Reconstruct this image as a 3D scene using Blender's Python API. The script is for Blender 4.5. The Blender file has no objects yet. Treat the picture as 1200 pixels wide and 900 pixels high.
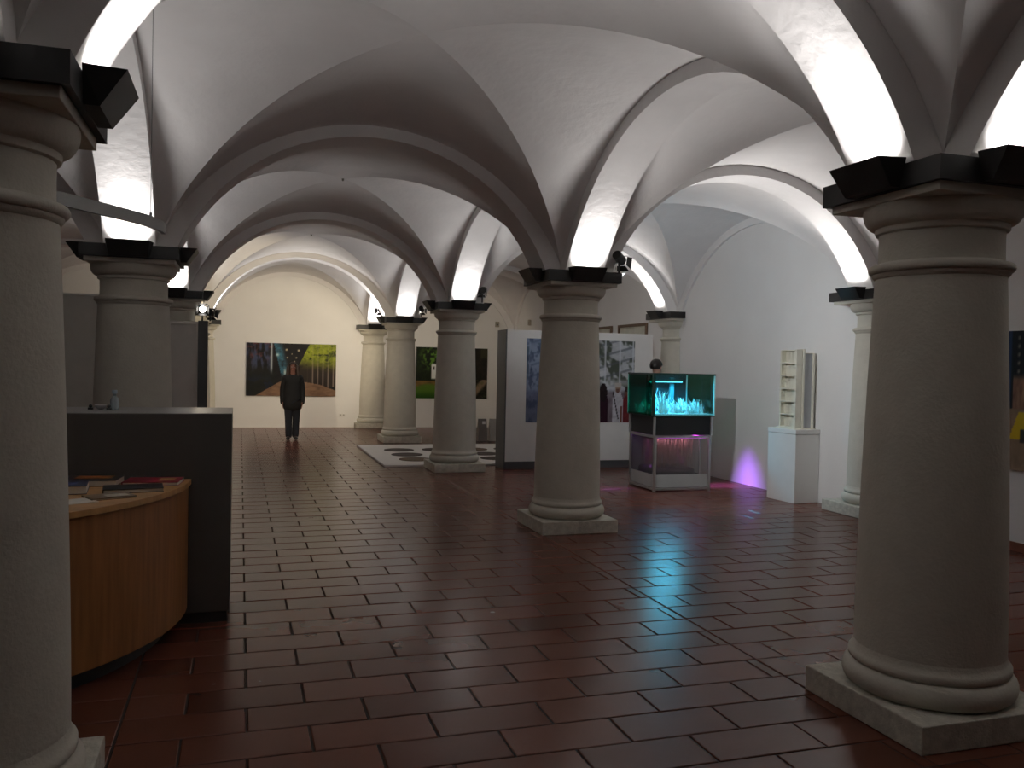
import bpy, bmesh, math, random
from mathutils import Vector, Matrix
random.seed(7)
PI = math.pi
scn = bpy.context.scene
COL = scn.collection

# ------------------------------------------------------------------ camera
EYE = 1.62
F_PX, YAW, PITCH, ROLL = 1003.2, math.radians(17.619), math.radians(-1.226), math.radians(1.202)
_f = Vector((math.sin(YAW)*math.cos(PITCH), math.cos(YAW)*math.cos(PITCH), math.sin(PITCH)))
_r = Vector((math.cos(YAW), -math.sin(YAW), 0)); _u = _r.cross(_f)
CR = _r*math.cos(ROLL) + _u*math.sin(ROLL); CU = -_r*math.sin(ROLL) + _u*math.cos(ROLL)
cam = bpy.data.cameras.new('camera'); cam.sensor_width = 36; cam.lens = F_PX/1200*36; cam.clip_start = .05
co = bpy.data.objects.new('camera', cam); COL.objects.link(co); scn.camera = co
co.matrix_world = Matrix(((CR.x, CU.x, -_f.x, 0), (CR.y, CU.y, -_f.y, 0), (CR.z, CU.z, -_f.z, EYE), (0, 0, 0, 1)))
def pix(x, y, z):
    v = Vector((x, y, z-EYE)); c = v.dot(_f)
    if c < .05: return None
    return 600+F_PX*v.dot(CR)/c, 450-F_PX*v.dot(CU)/c

# ------------------------------------------------------------------ world, exposure
w = bpy.data.worlds.new('world'); scn.world = w; w.use_nodes = True
w.node_tree.nodes['Background'].inputs[0].default_value = (.5, .5, .55, 1)
w.node_tree.nodes['Background'].inputs[1].default_value = 0.0
scn.view_settings.view_transform = 'Standard'; scn.view_settings.look = 'None'
scn.view_settings.gamma = 1; scn.view_settings.use_curve_mapping = False
scn.view_settings.exposure = 0.0
scn.cycles.diffuse_bounces = 8
scn.cycles.sample_clamp_indirect = 3
scn.cycles.blur_glossy = 1.0
scn.cycles.caustics_reflective = False
scn.cycles.caustics_refractive = False
UP_POWER = 7.8          # watts of one trough uplight
UP_COL = (1, .965, .94)

# ------------------------------------------------------------------ materials
def lin(c): return c/12.92 if c <= .04045 else ((c+.055)/1.055)**2.4
def srgb(r, g, b): return (lin(r/255), lin(g/255), lin(b/255), 1)
MATS = {}
def mat(name, col, rough=.6, metal=0, spec=.5, noise=0, nscale=6, bump=0, bscale=40, emit=None, estr=0, stretch=None, coat=0):
    if name in MATS: return MATS[name]
    m = bpy.data.materials.new(name); m.use_nodes = True; nt = m.node_tree; b = nt.nodes['Principled BSDF']
    b.inputs['Base Color'].default_value = col; b.inputs['Roughness'].default_value = rough
    b.inputs['Metallic'].default_value = metal; b.inputs['Specular IOR Level'].default_value = spec
    b.inputs['Coat Weight'].default_value = coat
    tc = nt.nodes.new('ShaderNodeTexCoord'); mp = nt.nodes.new('ShaderNodeMapping')
    nt.links.new(tc.outputs['Object'], mp.inputs[0])
    if stretch: mp.inputs['Scale'].default_value = stretch
    if noise:
        n = nt.nodes.new('ShaderNodeTexNoise'); n.inputs['Scale'].default_value = nscale; n.inputs['Detail'].default_value = 5
        nt.links.new(mp.outputs[0], n.inputs['Vector'])
        r = nt.nodes.new('ShaderNodeValToRGB')
        lo = [max(0, c*(1-noise)) for c in col[:3]]+[1]; hi = [min(1, c*(1+noise)) for c in col[:3]]+[1]
        r.color_ramp.elements[0].position = .3; r.color_ramp.elements[1].position = .7
        r.color_ramp.elements[0].color = lo; r.color_ramp.elements[1].color = hi
        nt.links.new(n.outputs['Fac'], r.inputs[0]); nt.links.new(r.outputs[0], b.inputs['Base Color'])
    if bump:
        n2 = nt.nodes.new('ShaderNodeTexNoise'); n2.inputs['Scale'].default_value = bscale; n2.inputs['Detail'].default_value = 4
        nt.links.new(mp.outputs[0], n2.inputs['Vector'])
        bp = nt.nodes.new('ShaderNodeBump'); bp.inputs['Strength'].default_value = bump; bp.inputs['Distance'].default_value = .02
        nt.links.new(n2.outputs['Fac'], bp.inputs['Height']); nt.links.new(bp.outputs[0], b.inputs['Normal'])
    if emit:
        b.inputs['Emission Color'].default_value = emit; b.inputs['Emission Strength'].default_value = estr
    MATS[name] = m; return m
def glass(name, tint, refl=.08, rough=.02, alpha=.06):
    """clear pane: transparent tint, a little body colour and a gloss layer"""
    if name in MATS: return MATS[name]
    m = bpy.data.materials.new(name); m.use_nodes = True; nt = m.node_tree; nt.nodes.clear()
    o = nt.nodes.new('ShaderNodeOutputMaterial'); t = nt.nodes.new('ShaderNodeBsdfTransparent'); t.inputs[0].default_value = tint
    d = nt.nodes.new('ShaderNodeBsdfDiffuse'); d.inputs[0].default_value = tint
    g = nt.nodes.new('ShaderNodeBsdfGlossy'); g.inputs['Roughness'].default_value = rough
    a = nt.nodes.new('ShaderNodeMixShader'); a.inputs[0].default_value = alpha
    b = nt.nodes.new('ShaderNodeMixShader'); b.inputs[0].default_value = refl
    nt.links.new(t.outputs[0], a.inputs[1]); nt.links.new(d.outputs[0], a.inputs[2])
    nt.links.new(a.outputs[0], b.inputs[1]); nt.links.new(g.outputs[0], b.inputs[2]); nt.links.new(b.outputs[0], o.inputs[0])
    MATS[name] = m; return m
def attr_mat(name, rough=.5, spec=.4, attr='Col'):
    m = bpy.data.materials.new(name); m.use_nodes = True; nt = m.node_tree; b = nt.nodes['Principled BSDF']
    a = nt.nodes.new('ShaderNodeAttribute'); a.attribute_name = attr
    nt.links.new(a.outputs['Color'], b.inputs['Base Color']); b.inputs['Roughness'].default_value = rough
    b.inputs['Specular IOR Level'].default_value = spec
    return m
def tile_mat(name, kind):
    m = bpy.data.materials.new(name); m.use_nodes = True; nt = m.node_tree; b = nt.nodes['Principled BSDF']
    a = nt.nodes.new('ShaderNodeAttribute'); a.attribute_name = 'tint'; a.attribute_type = kind
    r = nt.nodes.new('ShaderNodeValToRGB')
    r.color_ramp.elements[0].color = (.092, .029, .018, 1); r.color_ramp.elements[1].color = (.145, .049, .031, 1)
    nt.links.new(a.outputs['Fac'], r.inputs[0])
    ge = nt.nodes.new('ShaderNodeNewGeometry'); n = nt.nodes.new('ShaderNodeTexNoise'); n.inputs['Scale'].default_value = 3.5; n.inputs['Detail'].default_value = 3
    nt.links.new(ge.outputs['Position'], n.inputs['Vector'])
    mx = nt.nodes.new('ShaderNodeMix'); mx.data_type = 'RGBA'; mx.blend_type = 'MULTIPLY'; mx.inputs[0].default_value = .55
    nt.links.new(r.outputs[0], mx.inputs[6]); nt.links.new(n.outputs['Color'], mx.inputs[7])
    mr = nt.nodes.new('ShaderNodeMapRange'); mr.inputs[3].default_value = .23; mr.inputs[4].default_value = .29
    nt.links.new(n.outputs['Fac'], mr.inputs[0]); nt.links.new(mr.outputs[0], b.inputs['Roughness'])
    gr = nt.nodes.new('ShaderNodeValToRGB'); gr.color_ramp.elements[0].position = .25; gr.color_ramp.elements[1].position = .75
    gr.color_ramp.elements[0].color = (.82, .82, .82, 1); gr.color_ramp.elements[1].color = (1, 1, 1, 1)
    nt.links.new(n.outputs['Fac'], gr.inputs[0]); nt.links.new(gr.outputs[0], mx.inputs[7])
    nt.links.new(mx.outputs[2], b.inputs['Base Color'])
    b.inputs['Specular IOR Level'].default_value = .24
    return m

PLASTER = mat('vault_plaster', (.80, .785, .78, 1), .85, spec=.2, noise=.03, nscale=3, bump=.25, bscale=14)
WALLW = mat('wall_paint', (.80, .795, .785, 1), .85, spec=.2, noise=.02, nscale=2, bump=.08, bscale=30)
STONE = mat('column_stone', (.59, .565, .49, 1), .8, spec=.25, noise=.04, nscale=9, bump=.15, bscale=60)
PLINTH = mat('plinth_stone', (.54, .52, .45, 1), .85, spec=.2, noise=.16, nscale=22, bump=.3, bscale=70)
BLACK = mat('black_metal', (.022, .022, .022, 1), .5, spec=.4, noise=.2, nscale=8)
REFL = mat('reflector_white', (.8, .8, .78, 1), .5)
LAMP = mat('lamp_glow', (1, 1, 1, 1), .5, emit=(1, .94, .86, 1), estr=12)
GROUT = mat('grout', (.035, .022, .017, 1), .9, spec=.2, noise=.2)
GREYP = mat('grey_panel', (.085, .08, .075, 1), .42, noise=.05, nscale=5)
GREYT = mat('grey_top', (.16, .155, .15, 1), .3, noise=.05)
WOOD = mat('beech_veneer', (.30, .125, .040, 1), .42, noise=.22, nscale=5, stretch=(6, 6, .5))
KICK = mat('kick_plate', (.03, .032, .032, 1), .5, noise=.1)
WHITE = mat('white_lacquer', (.74, .73, .71, 1), .6, noise=.02)
CREAM = mat('model_card', (.72, .70, .60, 1), .7, noise=.03)
ALU = mat('aluminium', (.55, .55, .54, 1), .35, metal=.9, noise=.05)
DARKGREY = mat('dark_grey_edge', (.075, .078, .08, 1), .5, noise=.05)

# ------------------------------------------------------------------ mesh helpers
class MB:
    def __init__(s): s.bm = bmesh.new()
    def box(s, x0, y0, z0, x1, y1, z1, bev=0, rz=0, at=None):
        r = bmesh.ops.create_cube(s.bm, size=1); vs = r['verts']
        for v in vs: v.co = Vector(((x0+x1)/2+v.co.x*(x1-x0), (y0+y1)/2+v.co.y*(y1-y0), (z0+z1)/2+v.co.z*(z1-z0)))
        if rz: bmesh.ops.rotate(s.bm, verts=vs, cent=at or Vector(((x0+x1)/2, (y0+y1)/2, 0)), matrix=Matrix.Rotation(rz, 3, 'Z'))
        if bev:
            es = list({e for v in vs for e in v.link_edges})
            bmesh.ops.bevel(s.bm, geom=es, offset=bev, segments=2, affect='EDGES', profile=.5)
        return s
    def lathe(s, prof, n=48, c=(0, 0, 0), a0=0, a1=2*PI):
        full = abs(a1-a0-2*PI) < 1e-6; k = n if full else n+1
        rings = [[s.bm.verts.new((c[0]+r*math.cos(a0+(a1-a0)*i/n), c[1]+r*math.sin(a0+(a1-a0)*i/n), c[2]+z)) for i in range(k)] for r, z in prof]
        for a, b in zip(rings, rings[1:]):
            for i in range(n): s.bm.faces.new((a[i], a[(i+1) % k], b[(i+1) % k], b[i]))
        if full:
            s.bm.faces.new(rings[0][::-1]); s.bm.faces.new(rings[-1])
        return s
    def cyl(s, p0, p1, r0, r1=None, n=16):
        p0, p1 = Vector(p0), Vector(p1); r1 = r0 if r1 is None else r1
        q = (p1-p0).to_track_quat('Z', 'Y'); 
        A = [s.bm.verts.new(p0+q@Vector((r0*math.cos(2*PI*i/n), r0*math.sin(2*PI*i/n), 0))) for i in range(n)]
        B = [s.bm.verts.new(p1+q@Vector((r1*math.cos(2*PI*i/n), r1*math.sin(2*PI*i/n), 0))) for i in range(n)]
        for i in range(n): s.bm.faces.new((A[i], A[(i+1) % n], B[(i+1) % n], B[i]))
        s.bm.faces.new(A[::-1]); s.bm.faces.new(B); return s
    def prism(s, pts, z0, z1):
        A = [s.bm.verts.new((x, y, z0)) for x, y in pts]; B = [s.bm.verts.new((x, y, z1)) for x, y in pts]; n = len(pts)
        for i in range(n): s.bm.faces.new((A[i], A[(i+1) % n], B[(i+1) % n], B[i]))
        s.bm.faces.new(A[::-1]); s.bm.faces.new(B); return s
    def poly(s, vs, fs):
        V = [s.bm.verts.new(v) for v in vs]
        for f in fs: s.bm.faces.new([V[i] for i in f])
        return s
    def sphere(s, c, r, sc=(1, 1, 1), u=16, v=10):
        q = bmesh.ops.create_uvsphere(s.bm, u_segments=u, v_segments=v, radius=r)
        for p in q['verts']: p.co = Vector(c)+Vector((p.co.x*sc[0], p.co.y*sc[1], p.co.z*sc[2]))
        return s
    def clip(s, co, no):
        """keep the side the normal points away from"""
        g = list(s.bm.verts)+list(s.bm.edges)+list(s.bm.faces)
        r = bmesh.ops.bisect_plane(s.bm, geom=g, plane_co=co, plane_no=no, clear_outer=True)
        ed = [e for e in r['geom_cut'] if isinstance(e, bmesh.types.BMEdge)]
        if ed: bmesh.ops.holes_fill(s.bm, edges=ed, sides=0)
        return s
    def mesh(s, name, m, smooth=None):
        bmesh.ops.recalc_face_normals(s.bm, faces=s.bm.faces)
        me = bpy.data.meshes.new(name); s.bm.to_mesh(me); s.bm.free()
        if m: me.materials.append(m)
        if smooth is not None:
            for p in me.polygons: p.use_smooth = True
            me.set_sharp_from_angle(angle=math.radians(smooth))
        return me
    def obj(s, name, m, parent=None, smooth=None): return link(name, s.mesh(name, m, smooth), parent)
def link(name, me, parent=None):
    o = bpy.data.objects.new(name, me); COL.objects.link(o); o.parent = parent; return o
def empty(name, loc=(0, 0, 0), rz=0, parent=None):
    o = bpy.data.objects.new(name, None); COL.objects.link(o); o.location = loc; o.rotation_euler = (0, 0, rz); o.empty_display_size = .1
    o.parent = parent; return o
def tag(o, label=None, cat=None, group=None, kind=None):
    if label: o['label'] = label
    if cat: o['category'] = cat
    if group: o['group'] = group
    if kind: o['kind'] = kind
    return o
def thing(name, loc, label, cat, group=None, rz=0): return tag(empty(name, loc, rz), label, cat, group)
def area(name, loc, direction, sx, sy, power, col, parent=None, spread=PI):
    l = bpy.data.lights.new(name, 'AREA'); l.shape = 'RECTANGLE'; l.size = sx; l.size_y = sy; l.energy = power; l.color = col; l.spread = spread
    o = bpy.data.objects.new(name, l); COL.objects.link(o); o.location = loc
    o.rotation_euler = Vector(direction).to_track_quat('-Z', 'Y').to_euler(); o.parent = parent; return o
def spot(name, loc, target, power, col, angle, parent=None, blend=.6, r=.03):
    l = bpy.data.lights.new(name, 'SPOT'); l.energy = power; l.color = col; l.spot_size = math.radians(angle); l.spot_blend = blend; l.shadow_soft_size = r
    o = bpy.data.objects.new(name, l); COL.objects.link(o); o.location = loc
    o.rotation_euler = (Vector(target)-Vector(loc)).to_track_quat('-Z', 'Y').to_euler()
    return o

# ------------------------------------------------------------------ plan of the hall
XL, XM, XW, XLW = -.884, 3.166, 6.87, -4.86
XP, XLP = 7.03, -5.02                        # centre lines of wall pilasters
YS = [-6.28, -1.50, 3.282, 8.064, 12.846, 17.628]
YF, YPF = 21.5, 21.66                        # far wall face, centre line of its pilasters
YB = -6.12
SPRING, RISE, AB, RIB, WEB = 2.55, 1.12, .348, .2, .10

# ---------------------------------------------------------- floor with real tiles
floor = tag(empty('floor'), kind='structure')
tag(floor, 'dark red terracotta tile floor laid in running bond')
MB().box(XLW-.3, YB-.3, -.15, XW+.3, YF+.3, -.005).obj('grout_bed', GROUT, floor)
TILE_O, TILE_G = tile_mat('terracotta_tile', 'OBJECT'), tile_mat('terracotta_tiles_far', 'GEOMETRY')
TL, TD, GAP = .533, .264, .009
SX0, SX1 = -.486, 2.782
tiles = []
k0 = int((YB-5.186)/TD)-1
for k in range(k0, 64):
    y1 = 5.186+TD*k; y0 = y1-TD
    if y1 < YB or y0 > YF: continue
    odd = k % 2
    cuts = [XLW]
    def run(a, b, start):
        x = start
        while x < b-.02:
            if x > a+.02: cuts.append(x)
            x += TL
    run(XLW, SX0, SX0-(.27 if odd else .46)-TL*9); cuts.append(SX0)
    run(SX0, SX1, .047+(TL/2 if odd else 0)-TL*3); cuts.append(SX1)
    run(SX1, XW, 2.976 if odd else 3.243); cuts.append(XW)
    for a, b in zip(cuts, cuts[1:]): tiles.append((a+GAP/2, max(y0, YB)+GAP/2, b-GAP/2, min(y1, YF)-GAP/2))
def parea(t):
    ps = [pix(x, y, 0) for x, y in ((t[0], t[1]), (t[2], t[1]), (t[2], t[3]), (t[0], t[3]))]
    if None in ps: return 0
    cx, cy = sum(p[0] for p in ps)/4, sum(p[1] for p in ps)/4
    if not (60 < cx < 1220 and 0 < cy < 915): return 0
    if cx < 225 and cy < 800: return 0               # under the desk
    return abs(sum(ps[i][0]*ps[(i+1) % 4][1]-ps[(i+1) % 4][0]*ps[i][1] for i in range(4)))/2
order = sorted(range(len(tiles)), key=lambda i: -parea(tiles[i])); near = set(i for i in order[:298] if parea(tiles[i]) > 0)
def tile_geo(w, d, ch=.004):
    a, b = w/2, d/2; c, e = a-ch, b-ch
    vs = [(-a, -b, -.006), (a, -b, -.006), (a, b, -.006), (-a, b, -.006), (-a, -b, -.003), (a, -b, -.003), (a, b, -.003), (-a, b, -.003), (-c, -e, 0), (c, -e, 0), (c, e, 0), (-c, e, 0)]
    fs = [(0, 1, 5, 4), (1, 2, 6, 5), (2, 3, 7, 6), (3, 0, 4, 7), (4, 5, 9, 8), (5, 6, 10, 9), (6, 7, 11, 10), (7, 4, 8, 11), (8, 9, 10, 11)]
    return vs, fs
cache = {}; fv, ff, ft = [], [], []
for i, t in enumerate(tiles):
    w_, d_ = t[2]-t[0], t[3]-t[1]; cx, cy = (t[0]+t[2])/2, (t[1]+t[3])/2
    rx, ry, dz, tint = random.gauss(0, .0012), random.gauss(0, .0009), random.gauss(0, .0004), random.random()
    if i in near:
        key = (round(w_, 3), round(d_, 3))
        if key not in cache:
            me = bpy.data.meshes.new('tile'); v, f = tile_geo(*key); me.from_pydata(v, [], f); me.materials.append(TILE_O); cache[key] = me
        o = link('tile', cache[key], floor); o.location = (cx, cy, dz); o.rotation_euler = (rx, ry, 0); o['tint'] = tint
    else:
        v, f = tile_geo(w_, d_); n = len(fv)
        fv += [(cx+x, cy+y, z+dz+y*rx-x*ry) for x, y, z in v]; ff += [tuple(q+n for q in g) for g in f]; ft += [tint]*len(v)
me = bpy.data.meshes.new('tiles'); me.from_pydata(fv, [], ff); me.materials.append(TILE_G)
at = me.attributes.new('tint', 'FLOAT', 'POINT'); at.data.foreach_set('value', ft)
tag(link('tile_field', me, floor), kind='stuff')

# ---------------------------------------------------------- walls
TOP = 4.15
tag(MB().box(XW, YB-.2, -.15, XW+.2, YF+.2, TOP).obj('wall_right', WALLW), 'white painted wall with engaged columns, behind the aquarium', kind='structure')
tag(MB().box(XLW-.2, YB-.2, -.15, XLW, YF+.2, TOP).obj('wall_left', WALLW), 'white painted wall of the aisle behind the counter', kind='structure')
tag(MB().box(XLW-.2, YF, -.15, XW+.2, YF+.2, TOP).obj('wall_back', WALLW), 'white end wall with large pictures', kind='structure')
tag(MB().box(XLW-.2, YB-.2, -.15, XW+.2, YB, TOP).obj('wall_front', WALLW), 'white wall behind the viewer', kind='structure')
BASE_T = mat('baseboard_tile', (.15, .05, .03, 1), .4, noise=.2)
tag(MB().box(XW-.014, YB, 0, XW, 7.6, .085, .003).obj('baseboard_right', BASE_T), 'dark red tile baseboard along the white wall', kind='structure')
tag(MB().box(XLW, YF-.012, 0, XM-.45, YF, .02, .002).obj('baseboard_back', WHITE), 'thin white strip at the foot of the end wall', kind='structure')

# ---------------------------------------------------------- vaulted ceiling
ceil = tag(empty('ceiling', (0, 0, 0)), 'white plastered groin vaults with broad flat arches', kind='structure')
MB().box(XLW-.2, YB-.2, TOP, XW+.2, YF+.2, TOP+.1).obj('slab', PLASTER, ceil)
def arc(hs):
    R = (hs*hs+RISE*RISE)/(2*RISE); return R, SPRING+RISE-R
def prof(hs, off):
    h2, r2 = hs+.175, RISE+off; R = (h2*h2+r2*r2)/(2*r2); zc = SPRING+r2-R
    return lambda x: zc+math.sqrt(max(R*R-x*x, 1e-4))
def make_arch(c0, c1, other, along, name):
    """arch between two supports c0..c1 (axis = along), at the coordinate other of the second axis"""
    mid, hs = (c0+c1)/2, (c1-c0)/2-AB; R, zc = arc(hs); a = math.asin(hs/R); n = 40; vs, fs = [], []
    for i in range(n+1):
        t = -a+2*a*i/n
        for rr, e in ((R, -RIB), (R, RIB), (R+.24, RIB), (R+.24, -RIB)):
            p, z = mid+rr*math.sin(t), zc+rr*math.cos(t)
            vs.append((p, other+e, z) if along == 'X' else (other+e, p, z))
    for i in range(n):
        for j in range(4): fs.append((i*4+j, i*4+(j+1) % 4, i*4+4+(j+1) % 4, i*4+4+j))
    fs += [(0, 1, 2, 3), (n*4+3, n*4+2, n*4+1, n*4)]
    return MB().poly(vs, fs).obj(name, PLASTER, ceil, 20)
def make_web(x0, x1, y0, y1):
    cx, cy = (x0+x1)/2, (y0+y1)/2; hx, hy = (x1-x0)/2, (y1-y0)/2
    px, py = prof(hx-AB, WEB), prof(hy-AB, WEB); ex, ey = hx-.13, hy-.13
    dome = lambda x, y: .045*(1-(x/ex)**2)*(1-(y/ey)**2)
    # groin: y where py(y) = px(x)
    def solve(f, target, hi):
        lo, h_ = 0., hi
        for _ in range(40):
            m_ = (lo+h_)/2
            if f(m_) > target: lo = m_
            else: h_ = m_
        return lo
    N, M = 40, 16; vs, fs = [], []
    def sector(fa, fb, ea, eb, sgn, put):
        base = len(vs)
        for i in range(N+1):
            s_ = -1+2*i/N; a_ = math.sin(s_*PI/2)*ea; g = solve(fb, fa(a_), eb)
            for j in range(M+1):
                t_ = j/M; b_ = g+(eb-g)*t_; x, y = put(a_, sgn*b_); vs.append((cx+x, cy+y, fa(a_)+dome(x, y)+.035*math.sin(PI*t_**.6)*(1-s_*s_)))
        for i in range(N):
            for j in range(M):
                q = base+i*(M+1)+j; fs.append((q, q+1, q+M+2, q+M+1))
    for sg in (1, -1):
        sector(px, py, ex, ey, sg, lambda a_, b_: (a_, b_))
        sector(py, px, ey, ex, sg, lambda a_, b_: (b_, a_))
    me = bpy.data.meshes.new('vault_web'); me.from_pydata(vs, [], fs); me.materials.append(PLASTER)
    for p in me.polygons: p.use_smooth = True
    return link('vault_web', me, ceil)
XS = [XLP, XL, XM, XP]; YY = YS+[YPF]
for a, b in zip(XS, XS[1:]):
    for y in YY: make_arch(a, b, y, 'X', 'transverse_arch')
    for c, d in zip(YY, YY[1:]): make_web(a, b, c, d)
for x in XS:
    for c, d in zip(YY, YY[1:]): make_arch(c, d, x, 'Y', 'longitudinal_arch')
for x in XS:
    for y in YY:
        e_ = .0015
        m_ = MB().box(x-AB+e_, y-RIB+e_, SPRING-.02, x+AB-e_, y+RIB-e_, 3.05).box(x-RIB+e_, y-AB+e_, SPRING-.02, x+RIB-e_, y+AB-e_, 3.049)
        m_.obj('springer', PLASTER, ceil)
for x, y in ((1.141, 10.455), (1.141, 15.24)):
    MB().cyl((x, y, 3.86), (x, y, 3.79), .02, .012, 10).obj('hook', mat('hook_metal', (.25, .23, .2, 1), .5, noise=.1), ceil)

# ---------------------------------------------------------- columns
def base_prof(): 
    p = []
    for i in range(13):
        a = -PI/2+PI*i/12; p.append((.328+.056*math.cos(a), .186+.06*math.sin(a)))
    p += [(.350, .246), (.356, .254), (.356, .276), (.350, .284), (.343, .292), (.337, .306), (.333, .325)]
    return p
def shaft_prof():
    p = []
    for i in range(17):
        t = i/16; z = .325+(2.075-.325)*t; r = .333-.049*(t**1.5); p.append((r, z))
    return p
def ring_prof():
    return [(.284, 2.07), (.29, 2.075), (.297, 2.083), (.299, 2.093)] + [(.297+.02*math.cos(-PI/2+PI*i/8), 2.115+.021*math.sin(-PI/2+PI*i/8)) for i in range(9)] + [(.28, 2.138), (.272, 2.146)]
def neck_prof(): return [(.272, 2.146), (.271, 2.22), (.272, 2.28)]
def cap_prof():
    p = [(.272, 2.28), (.287, 2.286), (.29, 2.292), (.29, 2.31)]
    for i in range(11):
        a = -PI/2*(1-i/10)*1.0; p.append((.296+.05*math.cos(a)+.0, 2.392+.078*math.sin(a)))
    p += [(.345, 2.400), (.342, 2.409)]
    return p
COLM = {}
def col_meshes():
    if COLM: return COLM
    COLM['plinth'] = MB().box(-.394, -.394, 0, .394, .394, .126, .006).mesh('plinth', PLINTH)
    for n, pf in (('base_moulding', base_prof()), ('shaft', shaft_prof()), ('neck_ring', ring_prof()), ('necking', neck_prof()), ('capital', cap_prof())):
        COLM[n] = MB().lathe(pf, 64).mesh(n, STONE, 40)
    COLM['abacus'] = MB().box(-AB, -AB, 2.408, AB, AB, 2.53, .004).mesh('abacus', STONE)
    return COLM
COLG = 'stout white columns carrying the vault'
def column(x, y, label):
    t = thing('column', (x, y, 0), label, 'column', COLG)
    for n, m_ in col_meshes().items(): link(n, m_, t)
    return t
def pilaster(x, y, label, planes, half=.45):
    t = thing('engaged_column', (x, y, 0), label, 'column', 'engaged columns on the walls')
    def cl(m_):
        for c, n in planes: m_.clip(Vector(c)-Vector((x, y, 0)), n)
        return m_
    cl(MB().box(-half, -half, 0, half, half, .126, .006)).obj('plinth', PLINTH, t)
    for n, pf in (('base_moulding', base_prof()), ('shaft', shaft_prof()), ('neck_ring', ring_prof()), ('necking', neck_prof()), ('capital', cap_prof())):
        cl(MB().lathe([(r*1.1, z) for r, z in pf], 64)).obj(n, STONE, t, 40)
    cl(MB().box(-.40, -.40, 2.408, .40, .40, 2.53, .004)).obj('abacus', STONE, t)
    return t

# uplight collars on the capitals ------------------------------------------------
FO, FI = .38, .352          # outer and inner half width of the collar
def frame_mb():
    m_ = MB()
    m_.box(-FO, -FO, 2.445, FO, -FI, 2.55).box(-FO, FI, 2.445, FO, FO, 2.55)
    m_.box(-FO, -FI, 2.445, -FI, FI, 2.55).box(FI, -FI, 2.445, FO, FI, 2.55); return m_
def trough_mb():
    """open flared trough on the -Y side of the collar"""
    m_ = MB(); y0 = -FO
    b0, b1, t0, t1 = .15, .15, .185, .165
    bo, to = y0-.05, y0-.135; zb, zt = 2.45, 2.575; e = .012
    def shell(d):
        return [(-b0+d, y0, zb+d), (b0-d, y0, zb+d), (b1-d, bo+d*.4, zb+d), (-b1+d, bo+d*.4, zb+d), (-t0+d, y0, zt), (t0-d, y0, zt), (t1-d, to+d, zt), (-t1+d, to+d, zt)]
    o, i = shell(0), shell(e); vs = o+i
    fs = [(0, 1, 2, 3), (1, 5, 6, 2), (2, 6, 7, 3), (3, 7, 4, 0), (8, 11, 10, 9), (9, 10, 14, 13), (10, 11, 15, 14), (11, 8, 12, 15),
          (5, 13, 14, 6), (6, 14, 15, 7), (7, 15, 12, 4), (0, 4, 12, 8), (1, 9, 13, 5)]
    return m_.poly(vs, fs)
def lamp_mb(): return MB().cyl((-.12, -FO-.045, 2.487), (.12, -FO-.045, 2.487), .012, n=10)
UPM = {}
UPG = 'black uplight collars on the column capitals'
DIRS = {'-Y': 0, '+X': PI/2, '+Y': PI, '-X': -PI/2}
def uplight(x, y, label, sides, lit, planes=None, power=1.0):
    t = thing('uplight_collar', (x, y, 0), label, 'light fixture', UPG)
    t.location = (x, y, 2.445)
    def cl(m_):
        bmesh.ops.translate(m_.bm, verts=m_.bm.verts, vec=(0, 0, -2.445))
        return m_
    if planes:
        fm = frame_mb()
        k_ = 1.15
        for v in fm.bm.verts: v.co.x *= k_; v.co.y *= k_
        for c, n in planes: fm.clip(Vector(c)-Vector((x, y, 0)), n)
        cl(fm).obj('collar', BLACK, t)
    else:
        if 'f' not in UPM: UPM['f'] = cl(frame_mb()).mesh('collar', BLACK)
        link('collar', UPM['f'], t); k_ = 1
    if 't' not in UPM:
        UPM['t'] = cl(trough_mb()).mesh('trough', BLACK); UPM['l'] = cl(lamp_mb()).mesh('lamp_tube', LAMP)
        UPM['o'] = cl(lamp_mb()).mesh('lamp_tube', REFL)
    for sd in sides:
        a = DIRS[sd]; off = (k_-1)*FO
        o = link('trough', UPM['t'], t); o.rotation_euler = (0, 0, a); o.location = Matrix.Rotation(a, 3, 'Z')@Vector((0, -off, 0))
        l_ = link('lamp_tube', UPM['l'] if sd in lit else UPM['o'], o)
        if sd in lit:
            R3 = Matrix.Rotation(a, 3, 'Z'); power = 1.25 if (x > 3 and sd == '+X') or x > 6 else 1.0
            lp = Vector((x, y, 2.545))+R3@Vector((0, -FO-off-.05, 0))
            pp = pix(*lp); off_ = '' if pp and 0 <= pp[0] <= 1200 and 0 <= pp[1] <= 900 else '_offscreen'
            area('uplight'+off_, lp, R3@Vector((0, .02, 1)), .24, .05, UP_POWER*.26*power, UP_COL, spread=math.radians(84))
            area('uplight_throw'+off_, lp, R3@Vector((0, -1.5, 1)), .20, .05, UP_POWER*power, UP_COL, spread=math.radians(115))
ALL4 = ['-Y', '+X', '+Y', '-X']
WR = [((XW-.001, 0, 0), (1, 0, 0))]; WF = [((0, YF-.001, 0), (0, 1, 0))]
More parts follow.
